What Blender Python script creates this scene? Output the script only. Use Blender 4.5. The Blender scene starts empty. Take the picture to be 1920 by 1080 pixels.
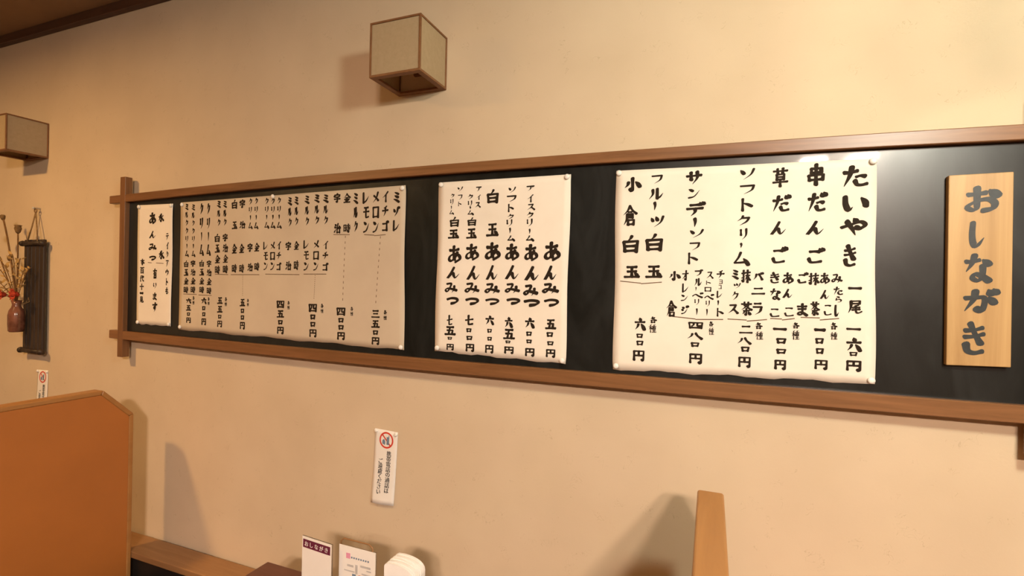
import bpy, bmesh, math, random
from mathutils import Vector, Matrix

scene = bpy.context.scene
COL = scene.collection
random.seed(7)

# ------------------------------------------------------------------ camera
cam_data = bpy.data.cameras.new('camera')
cam_data.sensor_width = 36.0
cam_data.lens = 36.0 * 942.06 / 1920.0
cam_data.clip_start = 0.02
cam = bpy.data.objects.new('camera', cam_data)
COL.objects.link(cam)
YAW, PITCH, ROLL = 0.37706, -0.002584, 0.021104
fwd = Vector((-math.sin(YAW) * math.cos(PITCH), math.cos(YAW) * math.cos(PITCH), math.sin(PITCH)))
rgt = fwd.cross(Vector((0, 0, 1))).normalized()
upv = rgt.cross(fwd)
r2 = rgt * math.cos(ROLL) + upv * math.sin(ROLL)
u2 = -rgt * math.sin(ROLL) + upv * math.cos(ROLL)
m = Matrix((r2, u2, -fwd)).transposed().to_4x4()
m.translation = Vector((0, -1.52, 1.61))
cam.matrix_world = m
scene.camera = cam

# ------------------------------------------------------------------ world, exposure
world = bpy.data.worlds.new('world')
scene.world = world
world.use_nodes = True
world.node_tree.nodes['Background'].inputs[0].default_value = (1.0, 0.8, 0.55, 1)
world.node_tree.nodes['Background'].inputs[1].default_value = 0.0
scene.view_settings.view_transform = 'Standard'
scene.view_settings.look = 'None'
scene.view_settings.gamma = 1.0
scene.view_settings.exposure = 0.0
scene.view_settings.use_curve_mapping = False

# lamps of the room (all out of frame; the strips mirror in the black board)
FLUO = (740.0, (1.0, 0.77, 0.63))      # pair of panel lights on the ceiling
PENDANT = (182.0, (0.97, 1.0, 0.84))   # globe pendant on the right
DOWN_L = (440.0, (1.0, 0.585, 0.225))     # ceiling light at the far left


# ------------------------------------------------------------------ helpers
def link(o, parent=None):
    COL.objects.link(o)
    if parent is not None:
        o.parent = parent
    return o


def tag(o, label=None, cat=None, group=None, kind=None):
    if label: o['label'] = label
    if cat: o['category'] = cat
    if group: o['group'] = group
    if kind: o['kind'] = kind
    return o


def empty(name, loc=(0, 0, 0)):
    o = bpy.data.objects.new(name, None)
    o.empty_display_size = 0.05
    o.location = loc
    return link(o)


class MB:
    """collects shapes and links them as one mesh object"""
    def __init__(self):
        self.v, self.f, self.sm = [], [], []

    def add(self, vs, fs, smooth=False):
        b = len(self.v)
        self.v += [tuple(q) for q in vs]
        self.f += [tuple(i + b for i in q) for q in fs]
        self.sm += [smooth] * len(fs)

    def box(self, x0, x1, y0, y1, z0, z1, bev=0.0):
        if bev <= 0:
            vs = [(x, y, z) for x in (x0, x1) for y in (y0, y1) for z in (z0, z1)]
            fs = [(0, 1, 3, 2), (4, 6, 7, 5), (0, 4, 5, 1), (2, 3, 7, 6), (0, 2, 6, 4), (1, 5, 7, 3)]
            self.add(vs, fs)
        else:
            bm = bmesh.new()
            bmesh.ops.create_cube(bm, size=1.0)
            for q in bm.verts:
                q.co = Vector(((x0 + x1) / 2 + q.co.x * (x1 - x0), (y0 + y1) / 2 + q.co.y * (y1 - y0), (z0 + z1) / 2 + q.co.z * (z1 - z0)))
            bmesh.ops.bevel(bm, geom=list(bm.edges), offset=bev, segments=2, affect='EDGES', profile=0.5)
            self.bm(bm)
        return self

    def bm(self, bm, smooth=False):
        bm.verts.index_update()
        self.add([q.co[:] for q in bm.verts], [[q.index for q in fc.verts] for fc in bm.faces], smooth)
        bm.free()
        return self

    def prism(self, poly, axis, a, b):
        """poly: list of 2-D points; extruded along axis from a to b (axis 0: points are y,z; 1: x,z; 2: x,y)"""
        n = len(poly)
        def P(q, t):
            if axis == 0: return (t, q[0], q[1])
            if axis == 1: return (q[0], t, q[1])
            return (q[0], q[1], t)
        vs = [P(q, a) for q in poly] + [P(q, b) for q in poly]
        fs = [tuple(range(n)), tuple(range(2 * n - 1, n - 1, -1))]
        fs += [(i, i + n, (i + 1) % n + n, (i + 1) % n) for i in range(n)]
        self.add(vs, fs)
        return self

    def tube(self, pts, rad, seg=8, closed=False):
        pts = [Vector(q) for q in pts]
        n = len(pts)
        rads = rad if isinstance(rad, (list, tuple)) else [rad] * n
        vs, fs = [], []
        prev = None
        for i, q in enumerate(pts):
            if closed:
                d = pts[(i + 1) % n] - pts[i - 1]
            else:
                d = pts[min(i + 1, n - 1)] - pts[max(i - 1, 0)]
            d.normalize()
            if prev is None:
                a = d.orthogonal().normalized()
            else:
                a = (prev - d * prev.dot(d)).normalized()
            prev = a
            b = d.cross(a)
            for k in range(seg):
                t = 2 * math.pi * k / seg
                vs.append(q + (a * math.cos(t) + b * math.sin(t)) * rads[i])
        for i in range(n if closed else n - 1):
            j = (i + 1) % n
            for k in range(seg):
                l = (k + 1) % seg
                fs.append((i * seg + k, i * seg + l, j * seg + l, j * seg + k))
        if not closed:
            fs.append(tuple(range(seg - 1, -1, -1)))
            fs.append(tuple(range((n - 1) * seg, n * seg)))
        self.add(vs, fs, True)
        return self

    def lathe(self, prof, c, seg=20, axis=2):
        """prof: (radius, height) pairs around the point c"""
        vs, fs = [], []
        for r, h in prof:
            for k in range(seg):
                t = 2 * math.pi * k / seg
                a, b = r * math.cos(t), r * math.sin(t)
                if axis == 2: vs.append((c[0] + a, c[1] + b, c[2] + h))
                elif axis == 1: vs.append((c[0] + a, c[1] + h, c[2] + b))
                else: vs.append((c[0] + h, c[1] + a, c[2] + b))
        for i in range(len(prof) - 1):
            for k in range(seg):
                l = (k + 1) % seg
                fs.append((i * seg + k, i * seg + l, (i + 1) * seg + l, (i + 1) * seg + k))
        fs.append(tuple(range(seg - 1, -1, -1)))
        fs.append(tuple(range((len(prof) - 1) * seg, len(prof) * seg)))
        self.add(vs, fs, True)
        return self

    def blob(self, c, r, seed=0, sub=2, amp=0.15, sc=(1, 1, 1)):
        bm = bmesh.new()
        bmesh.ops.create_icosphere(bm, subdivisions=sub, radius=1.0)
        rnd = random.Random(seed)
        for q in bm.verts:
            k = r * (1 + amp * (rnd.random() - 0.5) * 2)
            q.co = Vector((c[0] + q.co.x * k * sc[0], c[1] + q.co.y * k * sc[1], c[2] + q.co.z * k * sc[2]))
        return self.bm(bm, True)

    def build(self, name, mat, parent=None, origin=None):
        me = bpy.data.meshes.new(name)
        vs = self.v
        if parent is not None and origin is None:
            o0 = parent_origin(parent)
            vs = [(q[0] - o0[0], q[1] - o0[1], q[2] - o0[2]) for q in vs]
        elif origin is not None:
            vs = [(q[0] - origin[0], q[1] - origin[1], q[2] - origin[2]) for q in vs]
        me.from_pydata(vs, [], self.f)
        me.validate()
        for i, s in enumerate(self.sm[:len(me.polygons)]):
            me.polygons[i].use_smooth = s
        bm = bmesh.new(); bm.from_mesh(me)
        bmesh.ops.recalc_face_normals(bm, faces=list(bm.faces))
        bm.to_mesh(me); bm.free()
        me.materials.append(mat)
        o = bpy.data.objects.new(name, me)
        if origin is not None:
            o.location = origin
        return link(o, parent)


def parent_origin(p):
    o = Vector((0, 0, 0))
    while p is not None:
        o = o + p.location
        p = p.parent
    return o


def copy_tree(o, parent=None):
    c = o.copy()
    COL.objects.link(c)
    c.parent = parent
    for ch in list(o.children):
        copy_tree(ch, c)
    return c


# ------------------------------------------------------------------ materials
def new_mat(name, rough=0.6, spec=0.5):
    mt = bpy.data.materials.new(name)
    mt.use_nodes = True
    nt = mt.node_tree
    b = nt.nodes['Principled BSDF']
    b.inputs['Roughness'].default_value = rough
    b.inputs['Specular IOR Level'].default_value = spec
    return mt, nt, b


def noise(nt, vec, scale, detail=4, rough=0.55, dist=0.0):
    n = nt.nodes.new('ShaderNodeTexNoise')
    n.inputs['Scale'].default_value = scale
    n.inputs['Detail'].default_value = detail
    n.inputs['Roughness'].default_value = rough
    n.inputs['Distortion'].default_value = dist
    nt.links.new(vec, n.inputs['Vector'])
    return n.outputs['Fac']


def coords(nt, scale=(1, 1, 1)):
    g = nt.nodes.new('ShaderNodeNewGeometry')
    mp = nt.nodes.new('ShaderNodeMapping')
    mp.inputs['Scale'].default_value = scale
    nt.links.new(g.outputs['Position'], mp.inputs['Vector'])
    return mp.outputs['Vector']


def ramp(nt, fac, stops):
    r = nt.nodes.new('ShaderNodeValToRGB')
    e = r.color_ramp.elements
    while len(e) < len(stops):
        e.new(0.5)
    for i, (p, c) in enumerate(stops):
        e[i].position = p
        e[i].color = (c[0], c[1], c[2], 1)
    nt.links.new(fac, r.inputs['Fac'])
    return r.outputs['Color']


def bump(nt, bsdf, height, strength, dist=0.001):
    b = nt.nodes.new('ShaderNodeBump')
    b.inputs['Strength'].default_value = strength
    b.inputs['Distance'].default_value = dist
    nt.links.new(height, b.inputs['Height'])
    nt.links.new(b.outputs['Normal'], bsdf.inputs['Normal'])


def plain(name, c, rough=0.6, spec=0.4, var=0.12, scale=40):
    mt, nt, b = new_mat(name, rough, spec)
    f = noise(nt, coords(nt), scale, 3)
    lo = [x * (1 - var) for x in c]; hi = [min(1, x * (1 + var)) for x in c]
    nt.links.new(ramp(nt, f, [(0.3, lo), (0.7, hi)]), b.inputs['Base Color'])
    return mt


def wood(name, dark, light, stretch, rough=0.45, scale=30, spec=0.4):
    """stretch: scale of the noise per axis; a small value runs the grain along that axis"""
    mt, nt, b = new_mat(name, rough, spec)
    v = coords(nt, stretch)
    f = noise(nt, v, scale, 6, 0.65, 0.6)
    nt.links.new(ramp(nt, f, [(0.28, dark), (0.72, light)]), b.inputs['Base Color'])
    bump(nt, b, f, 0.15, 0.0006)
    return mt


def wall_material():
    mt, nt, b = new_mat('wall_plaster_paper', 0.85, 0.2)
    v = coords(nt)
    big = noise(nt, v, 3.0, 3)
    fine = noise(nt, v, 90.0, 4, 0.7)
    # short curled straw fibres pressed into the wall covering
    fib = nt.nodes.new('ShaderNodeTexNoise')
    fib.inputs['Scale'].default_value = 26.0
    fib.inputs['Detail'].default_value = 1.0
    fib.inputs['Distortion'].default_value = 2.5
    nt.links.new(v, fib.inputs['Vector'])
    d = nt.nodes.new('ShaderNodeMath'); d.operation = 'SUBTRACT'; d.inputs[1].default_value = 0.5
    nt.links.new(fib.outputs['Fac'], d.inputs[0])
    a = nt.nodes.new('ShaderNodeMath'); a.operation = 'ABSOLUTE'
    nt.links.new(d.outputs[0], a.inputs[0])
    gate = noise(nt, v, 17.0, 2)
    g2 = nt.nodes.new('ShaderNodeMath'); g2.operation = 'LESS_THAN'; g2.inputs[1].default_value = 0.40
    nt.links.new(gate, g2.inputs[0])
    l2 = nt.nodes.new('ShaderNodeMath'); l2.operation = 'LESS_THAN'; l2.inputs[1].default_value = 0.010
    nt.links.new(a.outputs[0], l2.inputs[0])
    fm = nt.nodes.new('ShaderNodeMath'); fm.operation = 'MULTIPLY'
    nt.links.new(g2.outputs[0], fm.inputs[0]); nt.links.new(l2.outputs[0], fm.inputs[1])
    base = ramp(nt, big, [(0.3, (0.60, 0.475, 0.325)), (0.7, (0.66, 0.53, 0.37))])
    mx = nt.nodes.new('ShaderNodeMix'); mx.data_type = 'RGBA'
    k = nt.nodes.new('ShaderNodeMath'); k.operation = 'MULTIPLY'; k.inputs[1].default_value = 0.30
    nt.links.new(fm.outputs[0], k.inputs[0])
    nt.links.new(k.outputs[0], mx.inputs[0])
    nt.links.new(base, mx.inputs[6])
    mx.inputs[7].default_value = (0.36, 0.26, 0.15, 1)
    nt.links.new(mx.outputs[2], b.inputs['Base Color'])
    bump(nt, b, fine, 0.25, 0.0012)
    return mt


def board_material():
    mt, nt, b = new_mat('black_board', 0.30, 0.45)
    v = coords(nt, (1.0, 1.0, 0.35))
    sm = noise(nt, v, 9.0, 5, 0.7, 1.2)
    nt.links.new(ramp(nt, sm, [(0.35, (0.006, 0.007, 0.006)), (0.75, (0.016, 0.018, 0.017))]), b.inputs['Base Color'])
    mr = nt.nodes.new('ShaderNodeMapRange')
    mr.inputs['To Min'].default_value = 0.24
    mr.inputs['To Max'].default_value = 0.42
    nt.links.new(sm, mr.inputs['Value'])
    nt.links.new(mr.outputs[0], b.inputs['Roughness'])
    b.inputs['Coat Weight'].default_value = 0.3
    b.inputs['Coat Roughness'].default_value = 0.04
    return mt


def paper_material(name, lo, hi):
    mt, nt, b = new_mat(name, 0.8, 0.2)
    v = coords(nt)
    f = noise(nt, v, 5.0, 4, 0.6)
    nt.links.new(ramp(nt, f, [(0.3, lo), (0.7, hi)]), b.inputs['Base Color'])
    bump(nt, b, noise(nt, v, 14.0, 2), 0.25, 0.004)
    return mt


def shoji_material():
    mt, nt, b = new_mat('lantern_paper', 0.8, 0.2)
    v = coords(nt)
    f = noise(nt, v, 60.0, 5, 0.7)
    col = ramp(nt, f, [(0.3, (0.49, 0.375, 0.225)), (0.7, (0.55, 0.425, 0.26))])
    nt.links.new(col, b.inputs['Base Color'])
    tr = nt.nodes.new('ShaderNodeBsdfTranslucent')
    nt.links.new(col, tr.inputs['Color'])
    mix = nt.nodes.new('ShaderNodeMixShader'); mix.inputs[0].default_value = 0.25
    nt.links.new(b.outputs[0], mix.inputs[1]); nt.links.new(tr.outputs[0], mix.inputs[2])
    nt.links.new(mix.outputs[0], nt.nodes['Material Output'].inputs['Surface'])
    return mt


def emit_material(name, col, strength):
    mt, nt, b = new_mat(name)
    f = noise(nt, coords(nt), 3.0, 1)
    nt.links.new(ramp(nt, f, [(0.0, col), (1.0, col)]), b.inputs['Emission Color'])
    b.inputs['Emission Strength'].default_value = strength
    b.inputs['Base Color'].default_value = (0.8, 0.8, 0.8, 1)
    return mt


def glass_material():
    mt, nt, b = new_mat('clear_acrylic', 0.06, 0.5)
    b.inputs['Transmission Weight'].default_value = 0.95
    b.inputs['IOR'].default_value = 1.2
    f = noise(nt, coords(nt), 20.0, 1)
    nt.links.new(ramp(nt, f, [(0.0, (0.93, 0.93, 0.90)), (1.0, (0.98, 0.98, 0.96))]), b.inputs['Base Color'])
    return mt


M = {}
M['wall'] = wall_material()
M['ceiling'] = plain('ceiling_board', (0.30, 0.195, 0.11), 0.8, 0.2, 0.06, 6)
M['dark_panel'] = wood('dark_wall_panelling', (0.055, 0.030, 0.016), (0.10, 0.055, 0.028), (1, 1, 0.1), 0.6, 12)
M['floor'] = wood('floor_boards', (0.10, 0.055, 0.025), (0.17, 0.09, 0.04), (0.15, 1, 1), 0.4)
M['trim'] = wood('dark_trim_wood', (0.055, 0.022, 0.012), (0.10, 0.045, 0.022), (0.1, 1, 1), 0.5)
M['frame_x'] = wood('frame_wood_along', (0.15, 0.065, 0.024), (0.27, 0.125, 0.050), (0.06, 1, 1), 0.36, 45)
M['frame_z'] = wood('frame_wood_upright', (0.14, 0.060, 0.024), (0.25, 0.115, 0.046), (1, 1, 0.06), 0.36, 45)
M['board'] = board_material()
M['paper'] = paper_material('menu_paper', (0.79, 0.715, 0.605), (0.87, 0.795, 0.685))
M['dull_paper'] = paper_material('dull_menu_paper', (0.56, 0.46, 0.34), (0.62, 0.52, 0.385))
M['white_paper'] = paper_material('white_paper', (0.80, 0.76, 0.70), (0.86, 0.82, 0.76))
M['ink'] = plain('sumi_ink', (0.022, 0.014, 0.008), 0.75, 0.15, 0.3, 90)
M['thin_ink'] = plain('pale_ink', (0.16, 0.10, 0.06), 0.7, 0.2, 0.3, 90)
M['sign_wood'] = wood('sign_wood', (0.36, 0.205, 0.078), (0.53, 0.335, 0.145), (1.4, 1, 0.10), 0.42, 18)
M['sign_paint'] = plain('sign_paint', (0.030, 0.036, 0.038), 0.4, 0.4, 0.2, 60)
M['lantern_wood'] = wood('lantern_wood', (0.15, 0.062, 0.022), (0.25, 0.115, 0.045), (1, 1, 1), 0.5, 30)
M['shoji'] = shoji_material()
M['pin'] = plain('white_pin', (0.85, 0.82, 0.76), 0.35, 0.5, 0.03)
M['laminate'] = plain('orange_laminate', (0.43, 0.150, 0.033), 0.42, 0.4, 0.05, 5)
M['edge_wood'] = wood('edge_wood', (0.33, 0.145, 0.04), (0.43, 0.205, 0.062), (1, 0.08, 0.5), 0.4, 30)
M['ledge'] = wood('ledge_wood', (0.26, 0.13, 0.05), (0.36, 0.19, 0.08), (0.08, 1, 1), 0.45, 35)
M['vinyl'] = plain('black_vinyl', (0.012, 0.010, 0.009), 0.5, 0.4, 0.2, 25)
M['table'] = wood('table_wood', (0.10, 0.035, 0.022), (0.15, 0.055, 0.034), (0.08, 1, 1), 0.35, 35)
M['black_wood'] = wood('blackened_bamboo', (0.022, 0.014, 0.010), (0.050, 0.032, 0.022), (1, 1, 0.08), 0.5, 40)
M['twine'] = plain('twine', (0.24, 0.15, 0.07), 0.9, 0.1, 0.3, 200)
M['ceramic'] = plain('brown_glaze', (0.16, 0.065, 0.04), 0.18, 0.6, 0.4, 25)
M['dry_stem'] = plain('dry_stem', (0.17, 0.085, 0.03), 0.8, 0.2, 0.3, 120)
M['dry_leaf'] = plain('dry_leaf', (0.42, 0.26, 0.09), 0.8, 0.2, 0.3, 90)
M['pod'] = plain('seed_pod', (0.17, 0.10, 0.04), 0.8, 0.2, 0.3, 120)
M['red_petal'] = plain('red_petal', (0.36, 0.040, 0.018), 0.7, 0.2, 0.3, 120)
M['acrylic'] = glass_material()
M['purple'] = plain('purple_print', (0.13, 0.018, 0.045), 0.5, 0.3, 0.05)
M['white_print'] = plain('white_print', (0.85, 0.82, 0.80), 0.5, 0.3, 0.03)
M['black_print'] = plain('black_print', (0.02, 0.02, 0.02), 0.6, 0.3, 0.1)
M['red_print'] = plain('red_print', (0.62, 0.055, 0.03), 0.6, 0.3, 0.05)
M['blue_print'] = plain('blue_grey_print', (0.16, 0.22, 0.30), 0.6, 0.3, 0.1)
M['pink_print'] = plain('pink_print', (0.70, 0.30, 0.42), 0.6, 0.3, 0.1)
M['grey_print'] = plain('grey_print', (0.52, 0.50, 0.48), 0.6, 0.3, 0.1)
M['napkin'] = plain('napkin_white', (0.88, 0.86, 0.82), 0.7, 0.2, 0.02)
M['metal'] = plain('lamp_metal', (0.55, 0.52, 0.47), 0.35, 0.5, 0.05)
M['bulb'] = plain('unlit_bulb', (0.78, 0.72, 0.62), 0.2, 0.5, 0.03)
M['cord'] = plain('black_cord', (0.02, 0.02, 0.02), 0.6, 0.3, 0.1)
M['fluo'] = emit_material('fluorescent_diffuser', FLUO[1], FLUO[0])
M['pendant'] = emit_material('pendant_globe', PENDANT[1], PENDANT[0])
M['down_l'] = emit_material('downlight_lens_left', DOWN_L[1], DOWN_L[0])

# ------------------------------------------------------------------ brush lettering
# strokes of each character on a 0..100 grid (x right, y down); a repeated point is a corner.
# prefix t: tapers off, d: dot that swells, none: pressed stroke
DAKU = '; d 76 2 84 16; d 90 -2 98 12'
G = {
'あ': '18 28 50 28 78 22; 46 6 44 40 50 80; 70 40 56 66 30 88 13 80 22 60 52 49 82 58 87 78 56 96',
'い': '22 22 24 55 34 80 t 46 66; d 72 28 84 46 86 62',
'お': '14 32 40 30 62 26; 38 8 38 50 37 82 24 88 12 76 38 56 68 50 86 64 80 84 54 92; d 72 18 92 36',
'か': '12 38 44 34 64 34 66 58 58 88 44 82; t 40 8 34 44 10 92; d 78 32 92 54',
'き': '22 26 50 24 78 16; 20 46 52 43 82 35; 38 4 54 36 72 64; 24 68 30 88 52 94 78 88',
'こ': '24 22 50 20 76 22; 18 66 28 86 52 88 86 82',
'し': '34 6 31 50 38 84 58 90 t 88 62',
'す': '10 28 90 24; 58 6 58 48 48 66 36 56 46 42 58 50 56 74 t 40 96',
'た': '10 31 34 31 58 24; t 38 6 30 46 10 94; 54 52 70 47 86 50; 50 70 58 87 74 90 94 85',
'つ': '6 38 42 22 80 26 92 48 74 74 40 88',
'な': '10 28 34 28 54 22; t 38 6 28 36 10 62; d 66 22 86 36; 66 42 65 74 52 92 32 84 40 70 62 76 86 92',
'ま': '20 26 80 23; 24 46 76 43; 52 6 53 60 46 88 24 84 30 70 54 72 84 92',
'み': '20 20 52 17 44 50 26 84 10 76 22 60 54 62 94 74; t 76 38 74 66 58 94',
'も': '50 8 40 50 44 84 62 90 80 70; 20 38 72 35; 18 60 70 57',
'や': '6 54 40 38 74 24 91 40 76 58 58 54; d 50 6 60 22; t 26 22 44 60 56 96',
'ら': 'd 36 8 60 20; 34 34 28 64 28 64 58 48 80 60 74 84 t 42 96',
'り': '28 12 24 40 32 58; t 70 8 76 46 44 96',
'ん': '54 6 34 50 10 94 34 62 48 56 54 76 66 90 t 92 58',
'ア': '12 20 60 19 86 18 86 18 t 64 44; t 54 38 46 70 24 94',
'イ': 't 76 8 50 36 16 60; 54 34 54 94',
'ウ': '50 4 50 22; 18 26 20 48; 18 26 82 25 82 25 72 64 t 38 96',
'オ': '12 36 88 31; 60 6 60 90 46 82; t 58 36 40 62 10 82',
'ク': 't 46 6 36 30 12 54; 42 26 82 23 82 23 66 60 t 26 96',
'コ': '18 26 80 24 80 24 80 84; 16 82 82 81',
'サ': '8 37 92 32; 32 12 34 62; t 68 8 68 50 42 94',
'シ': 'd 24 18 42 28; d 14 42 34 52; t 18 90 56 76 88 34',
'ス': '22 20 74 17 74 17 54 54 t 10 92; 54 54 90 90',
'ソ': 'd 18 22 34 48; t 80 14 66 56 32 94',
'チ': 't 72 10 48 21 22 26; 8 49 92 44; t 52 22 52 60 28 94',
'ツ': 'd 14 30 24 52; d 42 22 52 46; t 86 20 70 62 32 94',
'テ': '26 20 74 17; 8 46 92 42; t 52 46 50 70 30 96',
'ト': '38 6 38 94; d 40 38 62 48 80 62',
'ナ': '8 40 92 36; t 54 6 52 52 22 96',
'ニ': '24 28 76 26; 8 78 92 74',
'ハ': 't 36 22 28 56 8 86; 60 20 76 50 92 84',
'フ': '14 22 84 19 84 19 72 60 t 32 94',
'ヘ': '6 62 34 32 62 58 94 82',
'ミ': 'd 28 14 76 30; d 28 42 72 56; d 16 70 48 78 82 94',
'ム': '48 8 36 44 14 82 14 82 50 79 86 74; d 64 52 78 72 90 94',
'メ': 't 76 8 56 54 14 92; 26 36 54 54 80 76',
'モ': '22 22 78 20; 10 50 90 47; 46 22 46 78 56 88 86 83',
'ョ': '24 18 78 18 78 18 78 86; 28 50 76 50; 22 86 78 86',
'ラ': '26 12 76 10; 16 38 84 36 84 36 70 72 t 32 96',
'リ': '26 16 28 60; t 74 10 74 54 60 78 38 96',
'ル': 't 30 20 30 54 8 90; 58 12 58 86 58 86 76 74 t 94 46',
'レ': '30 8 30 86 30 86 60 70 t 90 34',
'ロ': '18 24 21 82; 18 24 82 22 82 22 79 82; 21 79 79 77',
'ン': 'd 18 20 44 34; t 16 88 54 76 88 28',
'ー': 't 48 4 54 40 46 96',
'串': '26 22 27 42; 26 22 76 20 76 20 74 40; 28 41 74 39; 14 54 18 78; 14 54 86 51 86 51 82 76; 18 76 82 73; 50 2 50 98',
'草': '8 18 92 16; 32 6 34 28; 66 4 64 28; 28 36 30 64; 28 36 74 34 74 34 71 62; 30 49 71 48; 30 62 71 60; 6 77 94 74; 50 62 50 98',
'白': 't 56 2 48 18 34 32; 18 36 24 92; 18 36 84 32 84 32 77 94; 26 62 76 60; 26 90 76 87',
'玉': '22 18 78 16; 24 50 76 48; 50 18 50 86; 6 89 94 86; d 66 60 84 76',
'小': '52 4 52 94 40 86; t 28 34 22 54 6 74; d 70 32 84 48 96 68',
'倉': 't 50 2 34 26 4 48; 50 4 70 26 96 42; 38 33 62 33; 32 44 70 43 70 43 68 62; 32 53 66 53; 30 62 68 61; t 32 44 28 70 10 97; 38 74 39 97; 38 74 80 73 80 73 76 97; 38 95 76 94',
'一': '6 52 50 49 94 50',
'二': '24 28 76 26; 6 78 94 75',
'三': '20 18 80 16; 26 50 74 48; 6 88 94 86',
'四': '12 26 18 84; 12 26 88 23 88 23 82 84; 38 27 38 48 28 64; 60 26 60 56 76 58; 18 80 82 78',
'五': '20 14 80 12; 48 14 36 86; 22 47 74 45 74 45 68 86; 4 90 96 86',
'六': 'd 48 2 56 20; 6 37 94 33; t 36 52 28 72 8 94; d 62 50 78 68 92 92',
'七': '8 50 92 38; 42 6 42 78 54 88 90 82',
'八': 't 36 22 28 54 4 90; 58 14 72 50 98 88',
'十': '6 46 94 44; 50 6 50 96',
'口': '18 28 26 78; 18 28 84 24 84 24 72 76; 26 74 74 72',
'円': '16 14 16 96; 16 14 86 11 86 11 83 96 72 90; 50 14 50 52; 18 54 82 52',
'尾': '20 14 82 11 82 11 79 31; 22 31 79 29; t 20 14 18 60 2 96; t 72 40 54 46 34 49; 32 60 80 56; 28 75 82 70; 54 45 56 87 72 95 96 84',
'各': 't 44 2 34 22 12 38; t 36 18 72 15 46 44 6 62; 36 24 60 42 94 58; 30 64 32 96; 30 64 74 61 74 61 71 96; 32 92 71 90',
'種': 't 38 6 10 18; 4 33 48 30; 26 14 26 96; t 24 36 4 68; d 30 40 46 56; t 86 6 54 13; 50 26 96 24; 56 36 57 60; 56 36 92 35 92 35 89 60; 57 48 89 48; 57 60 89 60; 72 12 72 92; 54 76 92 74; 46 93 99 90',
'抹': '4 30 40 27; 24 6 24 92 12 84; t 4 66 42 52; 46 24 98 21; 50 46 94 44; 70 4 70 98; t 68 48 42 82; 72 48 98 80',
'茶': '8 18 92 16; 32 4 34 28; 66 4 64 28; t 50 26 34 44 6 60; 50 28 70 46 96 58; 26 66 76 64; 50 50 50 97 42 90; t 34 74 18 90; d 66 74 84 90',
'金': 't 50 2 34 24 4 46; 50 4 70 24 96 42; 30 45 70 43; 16 62 84 60; 50 44 50 90; d 32 68 40 84; t 72 66 60 84; 6 93 94 90',
'時': '8 16 11 82; 8 16 38 13 38 13 36 80; 11 46 36 45; 11 78 36 76; 52 22 94 20; 72 4 72 38; 44 41 99 38; 46 59 98 56; 80 42 80 94 70 86; d 54 68 64 82',
'宇': 'd 50 0 52 14; d 10 20 8 36; 10 20 92 18 92 18 84 34; 26 42 74 40; 6 63 94 60; 52 42 54 94 40 88',
'治': 'd 12 12 26 23; d 4 36 20 46; t 4 90 30 58; 60 6 46 38 40 45 88 40; d 74 26 94 50; 46 57 48 96; 46 57 88 54 88 54 85 96; 48 92 85 90',
'氷': '50 4 50 94 40 86; d 24 14 40 28; 8 40 40 37 40 37 t 6 86; t 86 24 58 48; 54 44 94 86',
'有': '8 24 92 21; t 48 4 36 32 6 62; 34 42 34 97; 34 42 78 40 78 40 77 96 66 90; 36 56 76 56; 36 70 76 70',
'本': '6 28 94 25; 50 4 50 98; t 48 30 8 74; 52 30 94 72; 32 75 68 74',
'百': '8 14 92 11; 50 14 40 34; 22 37 25 96; 22 37 78 34 78 34 75 96; 25 63 75 62; 25 92 75 90',
'代': 't 32 6 6 52; 20 36 20 96; 38 41 96 32; 60 6 72 70 98 92; d 78 8 90 22',
'見': '28 6 28 62; 28 6 74 5 74 5 73 62; 28 25 73 25; 28 43 73 43; 28 62 73 61; t 40 64 30 84 6 96; 60 64 60 90 94 91 96 76',
}
for a, b in zip('がごだゾデジバベブゴ', 'かこたソテシハヘフコ'):
    G[a] = G[b] + DAKU
G['ッ'] = G['ツ']
_cache = {}


def smooth_path(pts):
    """Catmull-Rom through the points"""
    if len(pts) < 3:
        return [pts[0].lerp(pts[1], i / 4) for i in range(5)] if len(pts) == 2 else pts
    out = []
    n = len(pts)
    for i in range(n - 1):
        p0 = pts[i - 1] if i > 0 else pts[i] * 2 - pts[i + 1]
        p1, p2 = pts[i], pts[i + 1]
        p3 = pts[i + 2] if i + 2 < n else pts[i + 1] * 2 - pts[i]
        for k in range(5):
            t = k / 5
            out.append(0.5 * ((2 * p1) + (p2 - p0) * t + (2 * p0 - 5 * p1 + 4 * p2 - p3) * t * t + (3 * p1 - p0 - 3 * p2 + p3) * t ** 3))
    out.append(pts[-1])
    return out


def glyph(ch):
    """list of (style, [sub-paths]) in a unit box, y down"""
    if ch in _cache:
        return _cache[ch]
    strokes = []
    for s in G[ch].split(';'):
        st = ''
        pts = []
        for w in s.split():
            if w in 'td':
                st = 'e' if pts else w       # a t after the start: only the end tapers
            else:
                pts.append(float(w))
        P = [Vector((pts[i], pts[i + 1])) for i in range(0, len(pts), 2)]
        subs, cur = [], [P[0]]
        for q in P[1:]:
            if (q - cur[-1]).length < 0.01:
                subs.append(cur); cur = [q]
            else:
                cur.append(q)
        subs.append(cur)
        subs = [smooth_path(c) for c in subs if len(c) > 1]
        strokes.append((st, subs))
    xs = [q.x for _, ss in strokes for c in ss for q in c]
    ys = [q.y for _, ss in strokes for c in ss for q in c]
    r = (strokes, min(xs), max(xs), min(ys), max(ys))
    _cache[ch] = r
    return r


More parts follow.
